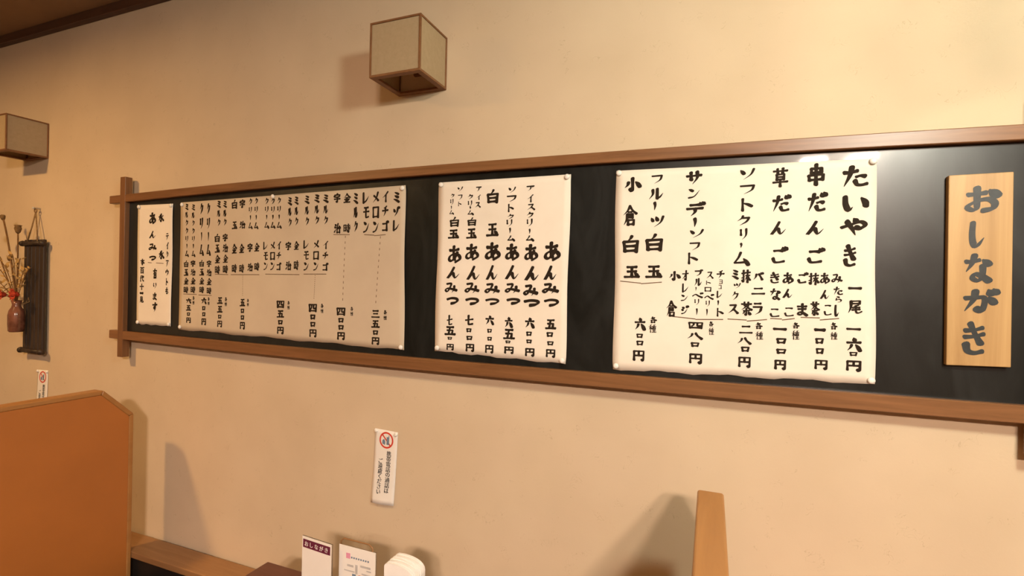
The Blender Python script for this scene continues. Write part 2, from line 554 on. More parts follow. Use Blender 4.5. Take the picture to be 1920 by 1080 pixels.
def brush_width(st, t):
    if st == 't':
        return 1.05 * (1 - t) ** 0.8 * (0.85 + 0.15 * math.sin(3 * t)) + 0.14
    if st == 'd':
        return 0.42 + 0.85 * math.sin(min(1.0, t * 1.15) * math.pi * 0.62)
    if st == 'e':
        return (0.95 + 0.2 * t) if t < 0.6 else 1.07 * (1 - (t - 0.6) / 0.4) + 0.16
    return 1.0 - 0.28 * math.sin(math.pi * t) + 0.12 * t


def nib(d):
    """slanted brush: strokes rising to the right are thin, strokes falling to the right are thick"""
    return 0.60 + 0.60 * abs(d.x * 0.50 - d.y * 0.866)


def glyph_mesh(mb, ch, cx, cz, w, h, weight, place, rnd):
    """adds the ink of one character centred on (cx, cz), w by h metres; place(x, z) gives the 3-D point"""
    strokes, x0, x1, y0, y1 = glyph(ch)
    if ch in 'ー一':
        pw = min(w, h) * 0.9
    else:
        pw = weight * (w + h) / 2 * max(0.50, min(1.0, 1.22 - 0.05 * len(strokes)))
    pw *= {'口': 1.55, 'つ': 1.35, 'し': 1.12, 'い': 1.1}.get(ch, 1.0)
    sx = max(w - pw, w * 0.2) / max(x1 - x0, 1e-3)
    sy = max(h - pw, 1e-4) / max(y1 - y0, 1e-3)
    if ch == '一':
        sy = 0.0 if h < pw * 1.2 else sy
    mx, my = (x0 + x1) / 2, (y0 + y1) / 2
    layer = [0, 0]
    base_place = place

    def place(x, z):          # later strokes lie a hair above earlier ones
        p = base_place(x, z)
        return (p[0], p[1] - 0.00006 * layer[0] - 0.000008 * layer[1], p[2])
    for st, subs in strokes:
        tot = sum((c[i + 1] - c[i]).length for c in subs for i in range(len(c) - 1)) or 1.0
        run = 0.0
        jit = 0.9 + 0.25 * rnd.random()
        for c in subs:
            layer[0] += 1
            Q, T = [], []
            for i, q in enumerate(c):
                if i:
                    run += (c[i] - c[i - 1]).length
                Q.append(Vector(((q.x - mx) * sx, -(q.y - my) * sy)))
                T.append(run / tot)
            n = len(Q)
            vs, fs = [], []
            for i in range(n):
                d = Q[min(i + 1, n - 1)] - Q[max(i - 1, 0)]
                if d.length < 1e-9:
                    d = Vector((1, 0))
                d.normalize()
                ww = 0.5 * pw * jit * brush_width(st, T[i]) * nib(d)
                nr = Vector((-d.y, d.x)) * ww
                layer[1] = i
                for e in (Q[i] + nr, Q[i] - nr):
                    vs.append(place(cx + e.x, cz + e.y))
            for i in range(n - 1):
                fs.append((2 * i, 2 * i + 1, 2 * i + 3, 2 * i + 2))
            mb.add(vs, fs)
            for i, sgn in ((0, -1), (n - 1, 1)):   # rounded, slightly slanted ends
                d = (Q[1] - Q[0]) if i == 0 else (Q[-1] - Q[-2])
                if d.length < 1e-9:
                    continue
                d.normalize()
                ww = 0.5 * pw * jit * brush_width(st, T[i]) * nib(d)
                nr = Vector((-d.y, d.x))
                layer[1] = i
                fan = [Q[i] + nr * ww * math.cos(a) + d * sgn * ww * 0.8 * math.sin(a + 0.25 * math.sin(a)) for a in [k * math.pi / 5 for k in range(6)]]
                mb.add([place(cx + e.x, cz + e.y) for e in fan], [tuple(range(6))])


def text_mesh(mb, s, cx, cz, size, y, mirror=False, bold=0.0):
    """printed sans-serif character from Blender's own font, centred on (cx, cz), facing -y"""
    c = bpy.data.curves.new('tmp', 'FONT')
    c.body = s
    c.size = 1.0
    o = bpy.data.objects.new('tmp', c)
    COL.objects.link(o)
    bpy.context.view_layer.update()
    me = bpy.data.meshes.new_from_object(o)
    if len(me.vertices):
        xs = [q.co.x for q in me.vertices]; ys = [q.co.y for q in me.vertices]
        mx, my = (min(xs) + max(xs)) / 2, (min(ys) + max(ys)) / 2
        for k, sh in enumerate((-bold, 0.0, bold)) if bold else [(0, 0.0)]:
            mb.add([(cx + (q.co.x - mx + sh) * size, y - 0.00004 * k, cz + (q.co.y - my) * size) for q in me.vertices], [tuple(p.vertices) for p in me.polygons])
    bpy.data.objects.remove(o)
    bpy.data.meshes.remove(me)
    bpy.data.curves.remove(c)

# ------------------------------------------------------------------ the setting
XL, XR, YB, ZC = -6.0, 3.2, -6.0, 2.90
tag(MB().box(XL, XR, 0.0, 0.12, 0.0, ZC).build('wall_back', M['wall']), 'beige textured plaster wall behind the long menu board', kind='structure')
tag(MB().box(XL - 0.12, XL, YB, 0.12, 0.0, ZC).build('wall_left', M['wall']), kind='structure')
tag(MB().box(XR, XR + 0.12, YB, 0.12, 0.0, ZC).build('wall_right', M['dark_panel']), kind='structure')
tag(MB().box(XL - 0.12, XR + 0.12, YB - 0.12, YB, 0.0, ZC).build('wall_front', M['dark_panel']), kind='structure')
tag(MB().box(XL - 0.12, XR + 0.12, YB - 0.12, 0.12, -0.1, 0.0).build('floor', M['floor']), kind='structure')
tag(MB().box(XL - 0.12, XR + 0.12, YB - 0.12, 0.12, ZC, ZC + 0.1).build('ceiling', M['ceiling']), kind='structure')
tag(MB().box(XL, XR, -0.030, 0.0, 2.856, ZC, 0.003).build('trim_1', M['trim']), 'dark brown wooden cornice strip where the wall meets the ceiling', kind='structure')
tag(MB().box(XL, XR, -0.012, 0.0, 0.0, 0.08).build('baseboard_back', M['trim']), kind='structure')

# ------------------------------------------------------------------ lamps of the room
def panel_light(x0, x1, label):
    cx = (x0 + x1) / 2
    t = empty('ceiling_panel_light', (cx, -4.06, ZC))
    tag(t, label, 'ceiling light', 'square panel lights on the ceiling')
    MB().prism([(x0 - 0.03, ZC), (x1 + 0.03, ZC), (x1 + 0.01, ZC - 0.045), (x0 - 0.01, ZC - 0.045)], 1, -4.28, -3.84).build('housing', M['metal'], t)
    MB().box(x0, x1, -4.25, -3.87, ZC - 0.065, ZC - 0.045, 0.006).build('diffuser', M['fluo'], t)

panel_light(0.77, 0.96, 'square ceiling panel light mirrored in the board, nearer the wall lanterns')
panel_light(1.16, 1.35, 'square ceiling panel light mirrored in the board, nearer the wooden title plaque')

def downlight(x, y, r, mat, label):
    t = empty('ceiling_downlight', (x, y, ZC))
    tag(t, label, 'ceiling light')
    MB().lathe([(r * 1.25, 0.0), (r * 1.25, -0.028), (r * 1.18, -0.033), (r * 1.10, -0.031), (r * 1.08, -0.018)], (x, y, ZC), 28).build('rim', M['metal'], t)
    MB().lathe([(r, -0.020), (r, -0.024), (r * 0.6, -0.026)], (x, y, ZC), 28).build('lens', mat, t)


def pendant(x, y, z, mat, label):
    t = empty('pendant_lamp', (x, y, z))
    tag(t, label, 'pendant lamp')
    MB().lathe([(0.03, 0.105)] + [(0.11 * math.sin(a), 0.11 * math.cos(a)) for a in [0.3 + k * 2.6 / 14 for k in range(15)]], (x, y, z), 24).build('globe', mat, t)
    MB().lathe([(0.035, 0.10), (0.035, 0.125), (0.012, 0.15)], (x, y, z), 16).build('cap', M['metal'], t)
    MB().tube([(x, y, z + 0.15), (x, y, ZC)], 0.004).build('cord', M['cord'], t)

downlight(-3.05, -1.65, 0.11, M['down_l'], 'round ceiling light at the far left of the room')

pendant(0.76, -1.33, 2.43, M['pendant'], 'globe pendant lamp hanging on the right side of the room')

# ------------------------------------------------------------------ the menu board
FY, BY = -0.048, -0.029           # front of the frame, face of the black board
board = empty('menu_board', (-0.93, 0.0, 1.66))
tag(board, 'long black menu board in a brown crossed-end wooden frame on the wall', 'menu board')
MB().box(-2.49, 0.69, BY, -0.0005, 1.345, 1.992, 0.0015).build('panel', M['board'], board)['label'] = 'glossy black painted board surface'

def rail(top, bot, x0, x1):
    """long rail, slightly bowed as old wood is; top and bot are quadratics of x"""
    mb = MB()
    n = 28
    vs, fs = [], []
    b = 0.0022
    for i in range(n + 1):
        x = x0 + (x1 - x0) * i / n
        zt = top[0] * x * x + top[1] * x + top[2]
        zb = bot[0] * x * x + bot[1] * x + bot[2]
        yb = -0.020
        vs += [(x, FY + b, zt), (x, FY, zt - b), (x, FY, zb + b), (x, FY + b, zb), (x, yb, zb), (x, yb, zt)]
    for i in range(n):
        for k in range(6):
            l = (k + 1) % 6
            fs.append((i * 6 + k, i * 6 + l, i * 6 + 6 + l, i * 6 + 6 + k))
    fs += [tuple(range(5, -1, -1)), tuple(range(n * 6, n * 6 + 6))]
    mb.add(vs, fs)
    return mb.build('rail', M['frame_x'], board)

rail((-0.00721, -0.01072, 2.01038), (-0.0086, -0.0135, 1.9770), -2.592, 0.765)
rail((0.00345, 0.00521, 1.36205), (0.00412, 0.00555, 1.32082), -2.577, 0.765)
for x0, x1 in ((-2.516, -2.480), (0.671, 0.707)):
    MB().box(x0, x1, FY - 0.0012, -0.018, 1.252, 2.073, 0.002).build('post', M['frame_z'], board)


# ------------------------------------------------------------------ menu sheets with brush lettering
def sheet(name, label, quad, entries, seed, weight, wave, mat):
    """quad: top left, top right, bottom right, bottom left as (x, z)"""
    (ax, az), (bx, bz), (cx, cz), (dx, dz) = quad
    mid = ((ax + bx + cx + dx) / 4, (az + bz + cz + dz) / 4)
    rnd = random.Random(seed)
    ph = [rnd.random() * 6.28 for _ in range(6)]
    root_y = BY - 0.0012

    def lift(x, z):
        u = (x - ax) / (bx - ax); v = (az - z) / (az - dz)
        s = 0.5 + 0.5 * math.sin(9 * u * (bx - ax) / 0.5 + ph[0] + 1.3 * math.sin(3 * v + ph[1]))
        q = 0.5 + 0.5 * math.sin(7 * v + ph[2] + 1.5 * math.sin(4 * u + ph[3]))
        edge = max(0.0, 1 - min(v, 1 - v) / 0.08) ** 2
        return root_y - wave * (0.55 * s + 0.45 * q) * (1 - 0.4 * edge) - 0.0008 * edge

    nx, nz = max(14, int((bx - ax) / 0.022)), 26
    vs, fs = [], []
    for j in range(nz + 1):
        v = j / nz
        for i in range(nx + 1):
            u = i / nx
            x = (ax * (1 - u) + bx * u) * (1 - v) + (dx * (1 - u) + cx * u) * v
            z = (az * (1 - u) + bz * u) * (1 - v) + (dz * (1 - u) + cz * u) * v
            if j == nz and 0 < i < nx:      # deckled lower edge
                z += 0.0022 * math.sin(u * 23 + ph[4]) + 0.0012 * math.sin(u * 61 + ph[5])
            if i in (0, nx) and 0 < j < nz:
                x += 0.0016 * math.sin(v * 9 + ph[5] + i)
            vs.append((x, lift(x, z), z))
    for j in range(nz):
        for i in range(nx):
            a = j * (nx + 1) + i
            fs.append((a, a + 1, a + nx + 2, a + nx + 1))
    e = empty(name, (mid[0], root_y, mid[1]))
    mb = MB(); mb.add(vs, fs, True)
    p = mb.build('paper', mat, e)
    sd = p.modifiers.new('thickness', 'SOLIDIFY'); sd.thickness = 0.0004; sd.offset = 0.0
    place = lambda x, z: (x, lift(x, z) - 0.0007, z)
    for en in entries:
        tk = en.split()
        rule = MB()
        for i in range(0, len(tk), 5):
            ch = tk[i]; a, b, c, d = [float(q) * 1e-4 for q in tk[i + 1:i + 5]]
            if ch == '_':
                n = 6
                L = math.hypot(c - a, d - b); w = 0.0013
                px, pz = -(d - b) / L * w, (c - a) / L * w
                vv = []
                for k in range(n + 1):
                    x, z = a + (c - a) * k / n, b + (d - b) * k / n
                    vv += [place(x + px, z + pz), place(x - px, z - pz)]
                rule.add(vv, [(2 * k, 2 * k + 1, 2 * k + 3, 2 * k + 2) for k in range(n)])
            else:
                ink = MB()
                glyph_mesh(ink, ch, a, b, c, d, weight, place, rnd)
                ink.build('brush_character', M['ink'], e)
        if rule.v:
            r_ = rule.build('brush_rule', M['thin_ink'], e)
            r_['label'] = 'thin pale brush line'
            r_['kind'] = 'stuff'
    return tag(e, label, 'menu sheet', 'handwritten menu sheets on the black board')

MENU_SWEETS = [
    "た 3318 19048 602 590 い 3326 18372 545 442 や 3291 17783 614 523 き 3233 17059 308 578 一 3352 16242 329 94 尾 3366 15774 340 361",
    "一 3343 15217 340 80 六 3356 14836 351 388 口 3356 14595 181 120 円 3367 14294 329 294",
    "串 2452 19149 406 591 だ 2489 18448 453 563 ん 2467 17776 429 398 ご 2492 17075 405 453",
    "み 2963 16478 255 257 た 2998 16167 220 230 ら 3009 15951 139 176 し 2979 15666 116 311",
    "あ 2700 16481 224 300 ん 2708 16065 224 259 こ 2781 15672 188 286",
    "抹 2451 16464 251 330 茶 2491 15696 226 384",
    "ご 2204 16495 242 318 ま 2209 15665 266 346",
    "一 2614 15160 284 96 口 2614 14879 201 164 口 2625 14620 189 164 円 2661 14267 295 273 各 2911 15277 174 190 種 2922 15026 163 203 _ 2177 15463 2608 15467 _ 2609 15413 3030 15472",
    "草 1635 19123 400 534 だ 1673 18447 449 506 ん 1624 17789 400 394 ご 1657 17092 387 492",
    "き 1557 16480 239 310 な 1572 16050 251 324 こ 1576 15557 238 239",
    "あ 1868 16477 259 321 ん 1870 16072 247 265 こ 1911 15591 234 251",
    "一 1703 15134 349 84 口 1746 14828 249 168 口 1752 14554 248 154 円 1734 14195 274 280 各 2065 15250 183 167 種 2070 15000 183 250 _ 1472 15405 1748 15403 _ 1748 15375 2043 15429",
    "ソ 842 19257 392 345 フ 850 18840 391 287 ト 859 18438 287 374 ク 769 18010 354 317 リ 784 17643 183 331 ー 731 17334 66 173 ム 744 16988 420 403",
    "バ 1163 16524 269 242 ニ 1171 16119 346 199 ラ 1161 15641 257 356",
    "抹 865 16514 248 373 茶 896 15639 300 402",
    "ミ 595 16561 185 275 ッ 654 16251 185 173 ク 607 15975 185 260 ス 568 15620 278 275",
    "二 894 15079 352 230 八 854 14775 365 201 口 892 14554 221 158 円 879 14201 313 316 各 1196 15201 205 185 種 1220 14939 192 227 _ 434 15346 909 15338 _ 910 15309 1397 15373",
    "サ -503 19237 463 417 ン -493 18805 350 298 デ -450 18372 531 476 ー -454 17986 84 298 ソ -407 17680 391 282 フ -448 17324 294 253 ト -483 16996 266 342",
    "チ 234 16557 216 248 ョ 245 16360 94 117 コ 228 16214 81 117 レ 225 16009 149 205 ー 190 15767 41 161 ト 249 15520 175 248",
    "ス -37 16532 192 206 ト -67 16326 123 118 ロ -77 16142 178 133 ベ -46 15943 260 177 リ -75 15744 110 191 ー -91 15500 41 206",
    "ブ -328 16596 222 222 ル -337 16336 223 237 ー -388 16142 28 119 ベ -344 15980 306 178 リ -360 15779 125 193 ー -354 15505 42 208",
    "オ -677 16518 198 314 レ -663 16166 184 269 ン -685 15889 213 195 ジ -672 15560 227 284",
    "小 -970 16499 331 286 倉 -1037 15577 303 468",
    "四 -375 15133 404 208 八 -397 14834 433 208 口 -377 14598 237 148 円 -356 14205 348 311 各 18 15196 137 147 種 29 14990 150 206 _ -1039 15358 -385 15310 _ -384 15296 327 15327",
    "フ -1501 19251 325 275 ル -1515 18840 458 367 ー -1543 18482 89 291 ツ -1469 18044 398 367 白 -1538 17457 503 536 玉 -1535 16615 503 382",
    "小 -2190 19144 520 451 倉 -2240 18252 445 623 白 -2199 17418 490 545 玉 -2151 16602 489 373",
    "六 -1891 15106 332 401 口 -1890 14759 196 139 口 -1878 14551 211 154 円 -1901 14179 332 340 各 -1527 15238 222 199 種 -1536 14985 222 245 _ -2483 16333 -1885 16280 _ -1884 16265 -1306 16320",
]
MENU_ANMITSU = [
    "あ -4579 17215 550 643 ん -4615 16547 448 495 み -4613 16060 568 379 つ -4578 15632 516 280",
    "五 -4579 14964 378 330 口 -4598 14649 224 165 口 -4574 14378 224 148 円 -4559 14066 309 280",
    "ア -5339 19200 285 185 イ -5340 18890 232 269 ス -5308 18612 285 218 ク -5337 18361 249 218 リ -5341 18118 196 269 ー -5334 17841 53 185 ム -5321 17631 285 201",
    "あ -5267 17178 479 570 ん -5217 16525 514 502 み -5259 15988 515 402 つ -5224 15604 567 268",
    "六 -5271 14982 338 369 口 -5280 14637 196 151 口 -5275 14394 195 134 円 -5241 14053 319 285",
    "ソ -5961 19181 275 221 フ -5973 18901 348 239 ト -5984 18612 202 273 ク -5996 18332 239 188 リ -6028 18128 202 256 ー -6004 17880 55 205 ム -5962 17641 275 204",
    "あ -5917 17198 494 578 ん -5893 16552 512 510 み -5882 16042 548 374 つ -5845 15635 493 238",
    "六 -5984 14966 294 375 五 -5958 14584 440 357 口 -5988 14335 184 102 円 -5946 14073 330 255",
    "白 -6627 19017 435 484 玉 -6621 17928 472 450",
    "あ -6596 17228 566 639 ん -6598 16537 453 536 み -6587 16019 566 397 つ -6577 15604 528 259",
    "六 -6648 15005 322 346 口 -6639 14659 170 138 口 -6633 14400 170 138 円 -6635 14062 303 294",
    "ア -7128 19267 213 175 イ -7131 19005 155 175 ス -7155 18753 213 193",
    "ク -7433 19028 215 194 リ -7438 18800 157 229 ー -7425 18658 59 123 ム -7412 18508 235 176 白 -7356 18217 332 299 玉 -7367 17821 410 352",
    "あ -7334 17206 527 597 ん -7259 16522 525 526 み -7307 16021 565 404 つ -7296 15591 526 281",
    "七 -7379 14973 332 352 口 -7380 14638 196 141 口 -7355 14385 234 158 円 -7328 14061 312 281",
    "ソ -7815 19303 219 178 フ -7808 19028 179 195 ト -7813 18815 120 160",
    "ク -8100 19094 161 161 リ -8115 18881 121 232 ー -8131 18694 40 143 ム -8117 18542 182 161 白 -8000 18226 362 357 玉 -8031 17816 443 321",
    "あ -7975 17138 522 641 ん -8001 16524 522 446 み -8079 16014 504 393 つ -8019 15587 483 285",
    "七 -8104 14941 242 357 五 -8076 14585 444 321 口 -8079 14334 182 107 円 -8062 14040 282 232",
]
MENU_SHAVED_ICE = [
    "ミ -10321 19154 288 409 ゾ -10309 18655 288 408 レ -10296 18157 288 408",
    "イ -10791 19191 294 418 チ -10779 18681 294 418 ゴ -10766 18171 294 418",
    "メ -11201 19186 299 433 ロ -11188 18658 299 433 ン -11175 18130 299 432",
    "レ -11619 19188 304 431 モ -11606 18663 304 431 ン -11593 18137 304 431",
    "三 -11099 15024 390 293 五 -11091 14666 390 293 口 -11083 14364 241 182 円 -11076 14062 331 293 各 -10691 15105 158 162 種 -10686 14908 158 161 _ -11679 17866 -11237 17839 _ -11236 17820 -10736 17849 _ -10961 17796 -10966 17712 _ -10973 17587 -10978 17504 _ -10985 17379 -10990 17295 _ -10997 17170 -11002 17086 _ -11009 16961 -11014 16877 _ -11021 16752 -11026 16668 _ -11033 16542 -11038 16459 _ -11045 16333 -11050 16249 _ -11057 16124 -11062 16040 _ -11069 15914 -11074 15830 _ -11081 15704 -11086 15621 _ -11093 15495 -11098 15411",
    "ミ -12091 19196 239 424 ル -12078 18679 238 424 ク -12065 18162 191 423",
    "金 -12476 19221 339 372 時 -12448 18115 339 352",
    "宇 -12916 19251 320 395 治 -12887 18125 320 395",
    "四 -12639 15056 415 312 口 -12630 14735 257 193 口 -12624 14473 257 193 円 -12616 14152 352 312 各 -12157 15174 144 149 種 -12153 14993 144 149 _ -13054 17892 -12321 17878 _ -12513 17842 -12515 17759 _ -12518 17634 -12520 17550 _ -12523 17425 -12525 17341 _ -12528 17216 -12530 17132 _ -12533 17007 -12535 16923 _ -12538 16798 -12540 16714 _ -12542 16588 -12544 16505 _ -12547 16379 -12549 16296 _ -12552 16170 -12554 16086 _ -12557 15961 -12559 15877 _ -12562 15751 -12564 15668 _ -12567 15542 -12569 15458",
    "ミ -13450 19247 277 337 ル -13440 18836 277 337 ク -13429 18426 221 336 イ -13419 17514 277 331 チ -13409 17111 277 330 ゴ -13399 16708 276 330",
    "ミ -13869 19266 281 339 ル -13859 18852 281 339 ク -13848 18438 225 339 メ -13863 17536 281 339 ロ -13853 17122 281 339 ン -13842 16708 281 339",
    "ミ -14346 19246 261 343 ル -14335 18829 261 342 ク -14324 18411 208 342 レ -14341 17541 287 342 モ -14330 17124 287 342 ン -14320 16706 287 342",
    "四 -13944 15143 411 331 口 -13934 14803 255 205 口 -13927 14525 255 205 円 -13919 14185 349 330 各 -13512 15241 151 162 種 -13507 15044 151 162 _ -14442 16412 -13341 16423 _ -13872 16378 -13873 16347 _ -13874 16300 -13875 16270 _ -13876 16223 -13877 16192 _ -13879 16146 -13880 16115 _ -13881 16069 -13882 16038 _ -13883 15992 -13884 15961 _ -13886 15914 -13886 15884 _ -13888 15837 -13889 15806 _ -13890 15760 -13891 15729 _ -13892 15683 -13893 15652 _ -13895 15605 -13896 15575 _ -13897 15528 -13898 15497",
    "ミ -14872 19235 239 334 ル -14861 18827 239 334 ク -14850 18420 191 334 金 -14840 17504 266 349 時 -14820 16746 266 389",
    "ミ -15205 19225 242 342 ル -15195 18808 242 342 ク -15184 18391 194 342 宇 -15241 17498 297 372 治 -15222 16734 297 372",
    "ク -15750 19263 198 276 リ -15741 18926 173 276 ー -15733 18617 62 221 ム -15725 18308 247 276 イ -15732 17524 247 333 チ -15721 17118 247 333 ゴ -15711 16711 247 333",
    "ク -16068 19258 200 273 リ -16059 18925 175 273 ー -16051 18619 63 218 ム -16043 18314 250 273 メ -16049 17510 250 329 ロ -16039 17108 250 329 ン -16028 16707 250 329",
    "ク -16389 19272 203 275 リ -16381 18937 177 275 ー -16372 18629 63 220 ム -16364 18322 253 274 レ -16399 17513 254 331 モ -16389 17109 253 331 ン -16378 16705 253 331",
    "四 -15571 15226 410 311 五 -15561 14847 410 311 口 -15552 14527 254 193 円 -15544 14207 348 310 各 -15165 15298 135 149 種 -15160 15117 135 149 _ -16397 16392 -14652 16389",
    "ク -16938 19293 184 282 リ -16929 18949 161 282 ー -16921 18633 57 226 ム -16912 18317 230 282 金 -16867 17462 287 362 時 -16846 16685 286 341",
    "ク -17247 19287 186 279 リ -17238 18947 163 279 ー -17229 18634 58 223 ム -17221 18322 232 279 宇 -17227 17455 290 386 治 -17206 16662 290 343",
    "宇 -17685 19230 325 389 治 -17662 18376 325 324 金 -17695 17416 295 389 時 -17673 16605 295 367",
    "白 -18130 19227 330 392 玉 -18107 18366 330 327 金 -18111 17408 300 414 時 -18089 16603 300 370",
    "五 -17577 15226 324 321 口 -17568 14896 201 199 口 -17560 14627 201 199 円 -17552 14297 275 320 各 -17286 15327 116 135 種 -17282 15162 116 135 _ -18293 16350 -16709 16367 _ -17606 16314 -17605 16286 _ -17604 16244 -17603 16216 _ -17602 16174 -17601 16146 _ -17600 16104 -17599 16076 _ -17598 16034 -17597 16006 _ -17596 15964 -17595 15936 _ -17594 15893 -17594 15865 _ -17592 15823 -17592 15795 _ -17591 15753 -17590 15725 _ -17589 15683 -17588 15655 _ -17587 15613 -17586 15585 _ -17585 15543 -17584 15515",
    "ミ -18691 19250 245 307 ル -18681 18875 245 307 ク -18670 18501 196 307 宇 -18638 17882 306 359 治 -18626 17444 305 359 金 -18615 17007 305 358 時 -18603 16570 305 358",
    "ミ -19045 19261 248 316 ル -19034 18876 248 315 ク -19024 18492 198 315 白 -19100 17867 311 362 玉 -19088 17426 310 361 金 -19076 16985 310 361 時 -19064 16544 310 361",
    "五 -18874 15269 339 294 五 -18864 14911 339 294 口 -18856 14608 210 182 円 -18848 14306 288 294 各 -18538 15341 152 168 種 -18533 15136 152 168 _ -19214 16362 -18444 16348",
    "ク -19644 19085 203 497 リ -19627 18479 177 497 ー -19612 17923 63 397 ム -19597 17367 253 496 宇 -19556 16806 284 312 治 -19545 16426 284 312 金 -19535 16046 284 311 時 -19524 15666 284 311",
    "ク -20049 19100 205 500 リ -20032 18490 180 500 ー -20016 17929 64 400 ム -20001 17370 256 500 白 -19985 16810 288 304 玉 -19975 16439 288 304 金 -19965 16067 288 304 時 -19954 15696 288 304",
    "六 -19814 15238 319 305 口 -19805 14924 197 189 口 -19798 14668 197 189 円 -19789 14354 271 305 各 -19540 15323 126 151 種 -19535 15139 126 151 _ -20141 15472 -19377 15469",
    "ミ -20546 19187 229 277 ル -20537 18849 229 277 ク -20527 18510 183 277 ク -20518 18172 183 277 リ -20508 17834 160 277 ー -20499 17524 57 222 ム -20491 17214 228 277 宇 -20503 16809 294 307 治 -20492 16434 293 307 金 -20482 16060 293 307 時 -20471 15685 293 307",
    "ミ -20948 19224 232 282 ル -20938 18880 232 282 ク -20929 18536 185 282 ク -20919 18192 185 282 リ -20909 17848 162 282 ー -20900 17533 58 225 ム -20892 17217 231 282 白 -20929 16787 298 304 玉 -20919 16416 298 304 金 -20908 16045 298 304 時 -20898 15673 298 304",
    "六 -20720 15215 329 256 五 -20711 14904 329 256 口 -20704 14640 204 158 円 -20697 14377 279 255 各 -20429 15337 130 163 種 -20423 15138 130 163 _ -21058 15494 -20238 15492",
]
MENU_TAKEAWAY = [
    "氷 -22586 18809 385 400 氷 -22539 17174 384 423",
    "あ -23168 18803 464 547 ん -23147 18078 463 380 み -23132 17520 535 356 つ -23117 17034 463 237",
    "テ -22162 17969 207 323 イ -22158 17575 207 323 ク -22155 17181 166 323 ア -22151 16787 207 323 ウ -22147 16393 207 323 ト -22144 15999 124 323 も -22140 15606 207 323",
    "有 -22937 16347 283 473 り -22921 15803 212 284 ま -22908 15342 283 355 す -22894 14857 354 473 _ -23415 16843 -23164 16820 _ -22880 16821 -22388 16798",
    "本 -23778 16859 291 304 百 -23780 16488 291 304 代 -23783 16117 291 304 十 -23786 15745 291 304 一 -23791 15458 291 137 見 -23790 15170 291 304",
]
SIGN_LETTERS = [
    "お 5763 18341 665 651 し 5703 17538 319 640 な 5706 16758 532 701 が 5772 16016 694 638 き 5674 15132 465 800",
]


sheet('menu_sheet', 'large cream menu sheet with big brush columns, nearest the wooden plaque',
      [(-0.2661, 1.9579), (0.3744, 1.9472), (0.3818, 1.3879), (-0.2637, 1.3733)], MENU_SWEETS, 1, 0.19, 0.0030, M['paper'])
sheet('menu_sheet', 'squarish cream paper menu with six repeated bold columns, second from the plaque',
      [(-0.8621, 1.957), (-0.4035, 1.9563), (-0.4084, 1.3772), (-0.8661, 1.3866)], MENU_ANMITSU, 2, 0.20, 0.0030, M['paper'])
sheet('menu_sheet', 'widest cream paper menu crowded with many small brush columns',
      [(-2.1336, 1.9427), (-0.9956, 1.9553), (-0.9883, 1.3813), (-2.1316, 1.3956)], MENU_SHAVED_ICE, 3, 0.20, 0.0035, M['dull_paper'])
sheet('menu_sheet', 'narrow cream paper strip menu beside the left end post of the board',
      [(-2.4163, 1.9425), (-2.1826, 1.9401), (-2.1844, 1.4057), (-2.4099, 1.4067)], MENU_TAKEAWAY, 4, 0.20, 0.0030, M['paper'])

# round white pins that hold the sheets
def pin(x, z, y, r, label):
    mb = MB().lathe([(r * 0.75, 0.0), (r, -0.002), (r * 0.95, -0.0045), (r * 0.6, -0.0065), (r * 0.2, -0.007)], (x, y, z), 16, axis=1)
    o = mb.build('push_pin', M['pin'], None, (x, y, z))
    tag(o, label, 'pin', 'white pins holding paper sheets')

S4 = ['the large menu sheet nearest the plaque', 'the squarish six-column menu', 'the widest crowded menu', 'the narrow strip menu']
for si, where, x, z in [
        (0, 'top right', 0.3677, 1.9405), (0, 'bottom right', 0.3737, 1.3966), (0, 'bottom left', -0.2550, 1.3837), (0, 'top left', -0.2580, 1.9500),
        (1, 'top left', -0.8533, 1.9483), (1, 'top right', -0.4150, 1.9490), (1, 'bottom right', -0.4190, 1.3871), (1, 'bottom left', -0.8557, 1.3980),
        (2, 'top middle', -1.6054, 1.9440), (2, 'top right', -1.0070, 1.9450), (2, 'bottom right', -1.0000, 1.3906), (2, 'bottom left', -2.1215, 1.4070), (2, 'top left', -2.1230, 1.9330),
        (3, 'top left', -2.4062, 1.9345), (3, 'top right', -2.1936, 1.9320), (3, 'bottom left', -2.4000, 1.4149), (3, 'bottom right', -2.1935, 1.4146)]:
    pin(x, z, BY - 0.0040, 0.0085, 'small white pin at the %s corner of %s' % (where, S4[si]) if 'middle' not in where else 'small white pin at the top edge of %s' % S4[si])

# ------------------------------------------------------------------ wooden title plaque
pl = empty('title_plaque', (0.575, BY, 1.67))
tag(pl, 'pale wooden plaque with carved dark characters at the right of the board', 'sign')
mb = MB()
mb.prism([(0.5142, 1.8931), (0.6321, 1.8943), (0.6351, 1.4510), (0.5175, 1.4475)], 1, -0.046, BY - 0.0003)
o = mb.build('plaque', M['sign_wood'], pl)
bv = o.modifiers.new('bevel', 'BEVEL'); bv.width = 0.0018; bv.segments = 2
rnd = random.Random(11)
tk = SIGN_LETTERS[0].split()
for i in range(0, len(tk), 5):
    mb = MB()
    a, b, c, d = [float(q) * 1e-4 for q in tk[i + 1:i + 5]]
    glyph_mesh(mb, tk[i], a, b, c, d, 0.195, lambda x, z: (x, -0.0466, z), rnd)
    mb.build('character', M['sign_paint'], pl)

